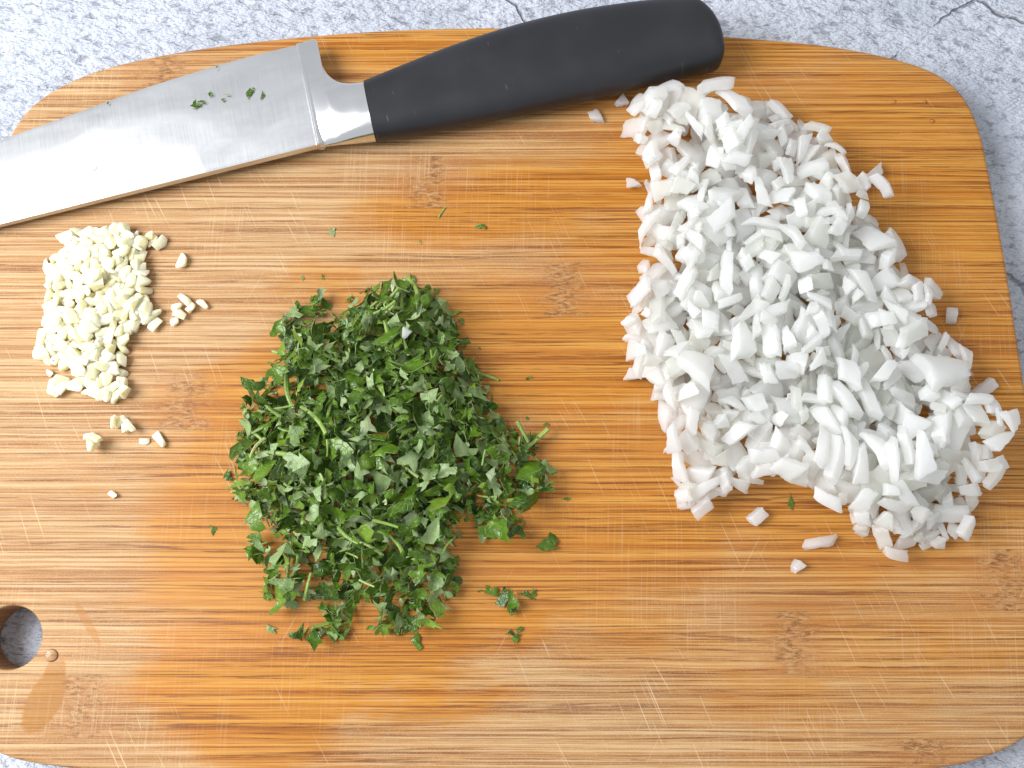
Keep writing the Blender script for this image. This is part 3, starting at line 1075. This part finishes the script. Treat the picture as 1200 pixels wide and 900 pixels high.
PCORE = [(350, 385), (395, 382), (425, 352), (462, 335), (505, 345), (535, 385), (545, 425), (572, 455), (582, 500), (600, 530), (605, 585), (565, 598), (540, 605), (525, 650), (528, 690), (480, 690),
            (420, 680), (375, 675), (350, 650), (310, 610), (284, 585), (282, 540), (292, 495), (318, 452), (335, 415)]
ph_.target(PCORE, .015, .016, .0016)
for poly in ([(330, 372), (355, 360), (380, 348), (384, 365), (350, 385), (345, 430), (332, 432)],
             [(300, 630), (325, 645), (328, 668), (305, 662), (296, 648)],
             [(320, 655), (350, 640), (360, 690), (400, 675), (528, 690), (520, 720), (500, 735), (455, 742), (435, 735), (450, 715), (425, 700), (412, 725), (405, 748), (375, 750), (352, 742), (385, 730), (375, 700), (345, 705), (330, 715), (310, 700), (312, 690)],
             [(590, 505), (630, 512), (625, 540), (645, 550), (645, 575), (630, 590), (612, 600), (612, 628), (565, 630), (560, 600), (600, 580)]):
    ph_.target(poly, .0026, .004, .0018)
for hh in ((365, 660, 9, 11), (425, 715, 8, 10), (395, 705, 9, 6), (562, 590, 9, 14), (470, 712, 8, 5), (345, 440, 7, 12), (625, 555, 6, 6), (390, 385, 7, 5), (500, 690, 6, 5)):
    ph_.hole(*hh)


def pick_parsley(h, x, y, big=1.25):
    r = random.random()
    kind = 'leaf' if r < .47 else 'under' if r < .69 else 'shred' if r < .94 else 'stem'
    me, d = random.choice(PA[kind]); sc = U(.45, big) * (1.25 if random.random() < .15 else 1)
    dd = d * sc * np.array((.85, .85, .6))
    h.put(dd, x, y, .75, 2, .0004, (me, d, sc, random.random(), kind))


PARSLEY_LONE = [
    (518, 249, 'stem', .55, 1.0, 'short green parsley stem bit alone below a speckled bamboo node'),
    (563, 267, 'leaf', .75, .3, 'small dark parsley leaf bit lying alone between knife handle and parsley heap'),
    (390, 272, 'under', .6, 1.2, 'small curled parsley fleck alone below the knife bolster'),
    (492, 284, 'shred', .35, 1.2, 'tiny parsley speck on bare wood above the parsley heap'),
    (355, 326, 'shred', .5, 1.7, 'thin parsley shred alone above the pale folded leaf'),
    (379, 325, 'shred', .5, 1.6, 'thin parsley shred alone above the heap tip'),
    (250, 622, 'leaf', .75, 1.5, 'dark curled parsley bit alone beside the parsley heap towards the garlic'),
    (640, 636, 'leaf', 1.0, 1.9, 'pointed parsley leaf lying alone beside the parsley heap towards the onion'),
    (663, 585, 'shred', .6, .4, 'small parsley shred just beyond the heap rim towards the onion'),
    (640, 498, 'leaf', .4, .4, 'tiny parsley fleck on bare wood near the upper heap rim'),
    (618, 490, 'leaf', .35, .4, 'tinier parsley speck beside another fleck near the heap rim'),
    (620, 443, 'shred', .4, .4, 'tiny dark parsley shred alone between parsley and onion heaps'),
    (545, 399, 'leaf', .85, .9, 'rounded folded parsley leaf at the upper rim of the heap'),
    (568, 441, 'stem', 1.3, -.25, 'forked light parsley stem sticking out of the parsley heap'),
    (926, 588, 'shred', 1.0, -1.2, 'green parsley sliver lying against the onion heap'),
    (318, 737, 'under', .8, .9, 'pale silvery parsley leaf underside at the loose edge of the parsley'),
    (490, 752, 'leaf', 1.15, -.9, 'broad folded parsley leaf at the loose foot of the parsley'),
    (320, 427, 'leaf', .55, .2, 'small dark parsley bit at the heap side facing the garlic'),
]
for u, v, kind, sc, yaw, lab in PARSLEY_LONE:
    me, d = PA[kind][int(u + v) % len(PA[kind])]
    p = P(u, v)
    if 230 < u < 700:
        ph_.put(d * sc * .95, p.x, p.y, 0, 1, 0, (me, d, sc, .45, (lab, None)), flat=True, yaw=yaw)
    else:
        R = np.array(Matrix.Rotation(yaw, 3, 'Z'))
        tag(place('parsley_piece', me, p.x, p.y, ZB + d[2] * sc / 2 + .0001, R, sc, .4), lab, 'parsley')
CL = ((562, 692), (572, 693), (581, 694), (590, 700), (597, 707), (603, 713), (600, 720), (616, 698), (626, 695), (602, 706))
for u, v in CL:
    kind = random.choice(('leaf', 'leaf', 'shred')); me, d = random.choice(PA[kind]); sc = U(.6, .85); p = P(u, v)
    ph_.put(d * sc * .85, p.x, p.y, .3, 3, .0004, (me, d, sc, random.random(), ('parsley bit in the branching clump lying apart below the heap', 'bits of the clump apart from the parsley heap')))
for u, v in ((597, 741), (606, 745), (609, 738), (603, 751)):
    kind = 'leaf'; me, d = random.choice(PA[kind]); sc = U(.5, .7); p = P(u, v)
    ph_.put(d * sc * .85, p.x, p.y, .3, 3, .0004, (me, d, sc, random.random(), ('parsley bit in the smallest clump lying farthest below the heap', 'bits of the smallest parsley clump')))
_in = np.argwhere(ph_.T[::4, ::4] > .0022) * 4
for k in range(420):
    i, j = _in[random.randrange(len(_in))]
    kind = random.choice(('leaf', 'leaf', 'leaf', 'under')); me, d = random.choice(PA[kind]); sc = U(.9, 1.3)
    ph_.put(d * sc * np.array((.8, .8, .5)), ph_.X[i, j], ph_.Y[i, j], .2, 3, .0008, (me, d, sc, random.random() * .5, kind))
for k in range(170):                                 # loose bits strewn round the heap's foot
    q = random.randrange(len(PCORE)); a, b = PCORE[q], PCORE[(q + 1) % len(PCORE)]
    t = random.random(); p = P(a[0] + (b[0] - a[0]) * t + random.gauss(0, 9), a[1] + (b[1] - a[1]) * t + random.gauss(0, 9))
    pick_parsley(ph_, p.x, p.y, .75)
ph_.fill(pick_parsley, 2600, 1.3)
vis = ph_.visible()
order = sorted(range(len(ph_.items)), key=lambda i: -vis[i])
lone = [i for i in range(len(ph_.items)) if not isinstance(ph_.items[i][4][4], str)]
keep = lone + [i for i in order if i not in set(lone)][:296 - len(lone)]
ks = set(keep)
print('parsley pieces', len(ph_.items), 'visible', int((vis > 0).sum()))
for i in keep:
    x, y, z, R, (me, d, sc, tone, kind) = ph_.items[i]
    lab = PL[kind] if isinstance(kind, str) else kind
    o = place('parsley_piece', me, x, y, ZB + z, R, sc, tone)
    if isinstance(kind, str): zoned(o, lab, 'parsley', x, y, z)
    else: tag(o, lab[0], 'parsley', lab[1])
merged('parsley_heap_filling', [ph_.items[i] for i in order if i not in ks], 'mass of finer chopped parsley bits filling the parsley heap', 'parsley', None)

# ------------------------------------------------------------------ flecks on the blade, an onion chip on the parsley
for u, v, sc, kind, yaw, lab in ((229, 122, .55, 'leaf', .3, 'largest parsley fleck stuck on the knife blade'), (237, 119, .35, 'shred', .1, 'small shred touching the largest fleck on the knife blade'),
                                 (247, 110, .28, 'leaf', .9, 'parsley speck alone between two flecks on the knife blade'), (262, 117, .40, 'shred', .1, 'lower thin parsley shred on the knife blade'),
                                 (266, 111, .35, 'shred', .1, 'upper thin parsley shred on the knife blade'),
                                 (292, 109, .36, 'leaf', .9, 'dark parsley fleck on the blade close to the bolster'), (297, 103, .22, 'leaf', .1, 'tiniest parsley speck on the blade close to the bolster'),
                                 (307, 111, .42, 'leaf', 2.0, 'parsley fleck on the knife blade nearest the bolster'), (127, 121, .26, 'leaf', .4, 'parsley speck on the thin cutting edge of the blade'),
                                 (255, 79, .28, 'shred', .4, 'parsley shred on the cutting edge of the blade')):
    sc *= 1.2
    me, d = PA[kind][int(u) % len(PA[kind])]
    zt = blade_z(u) + .0012 + .0005
    if v < 90 or u < 200: zt -= .0007
    p = P(u, v, zt)
    tag(place('parsley_piece', me, p.x, p.y, zt + d[2] * sc * .35, np.array(Matrix.Rotation(yaw, 3, 'Z')), sc, .3), lab, 'parsley')
me, d = ON['dice'][3]
p = P(478, 397, ZB + .014)
i, j = int((p.x - ph_.x0) / ph_.c), int((p.y - ph_.y0) / ph_.c)
zc = ph_.H[i - 3:i + 4, j - 3:j + 4].max() + ZB
tag(place('onion_piece', me, p.x, p.y, zc + .0005, np.array(Matrix.Rotation(1.2, 3, 'Z') @ Matrix.Rotation(.2, 3, 'X')), .5, .3), 'tiny white onion chip lying on the green parsley heap', 'onion')


# ------------------------------------------------------------------ water drops
def drop_mesh(r, h):
    V, Fc = [(0, 0, h)], []
    nr, na = 6, 24
    for i in range(1, nr + 1):
        a = i / nr
        for j in range(na):
            b = 2 * math.pi * j / na
            k = 1 + .06 * math.sin(2 * b + r * 9e3)
            V.append((r * a * math.cos(b) * k, r * a * math.sin(b) * k, h * math.sqrt(max(0, 1 - a * a)) if i < nr else 0))
    for j in range(na):
        Fc.append((0, 1 + j, 1 + (j + 1) % na))
        for i in range(nr - 1):
            p = 1 + i * na
            Fc.append((p + j, p + na + j, p + na + (j + 1) % na, p + (j + 1) % na))
    return mesh_from('water_drop', V, Fc, M_WATER, 50)


for u, v, r, h, z, lab in ((60, 768, .0023, .0007, ZB, 'round water drop on the board beside the hanging hole'),
                           (1092, 142, .0009, .0006, ZB, 'glinting water drop on the board near its rounded corner above the onion'),
                           (1084, 120, .0008, .0003, ZB, 'flat faint water drop beside a glinting one near the board corner'),
                           (1048, 119, .0007, .0003, ZB, 'small faint water drop farther from the board corner'),
                           (110, 196, .0014, .0004, blade_z(110) + .00125, 'clear water drop on the middle of the knife blade')):
    p = P(u, v, z)
    o = link('water_drop', drop_mesh(r, h))
    o.location = (p.x, p.y, z + .00005)
    tag(o, lab, 'water drop')
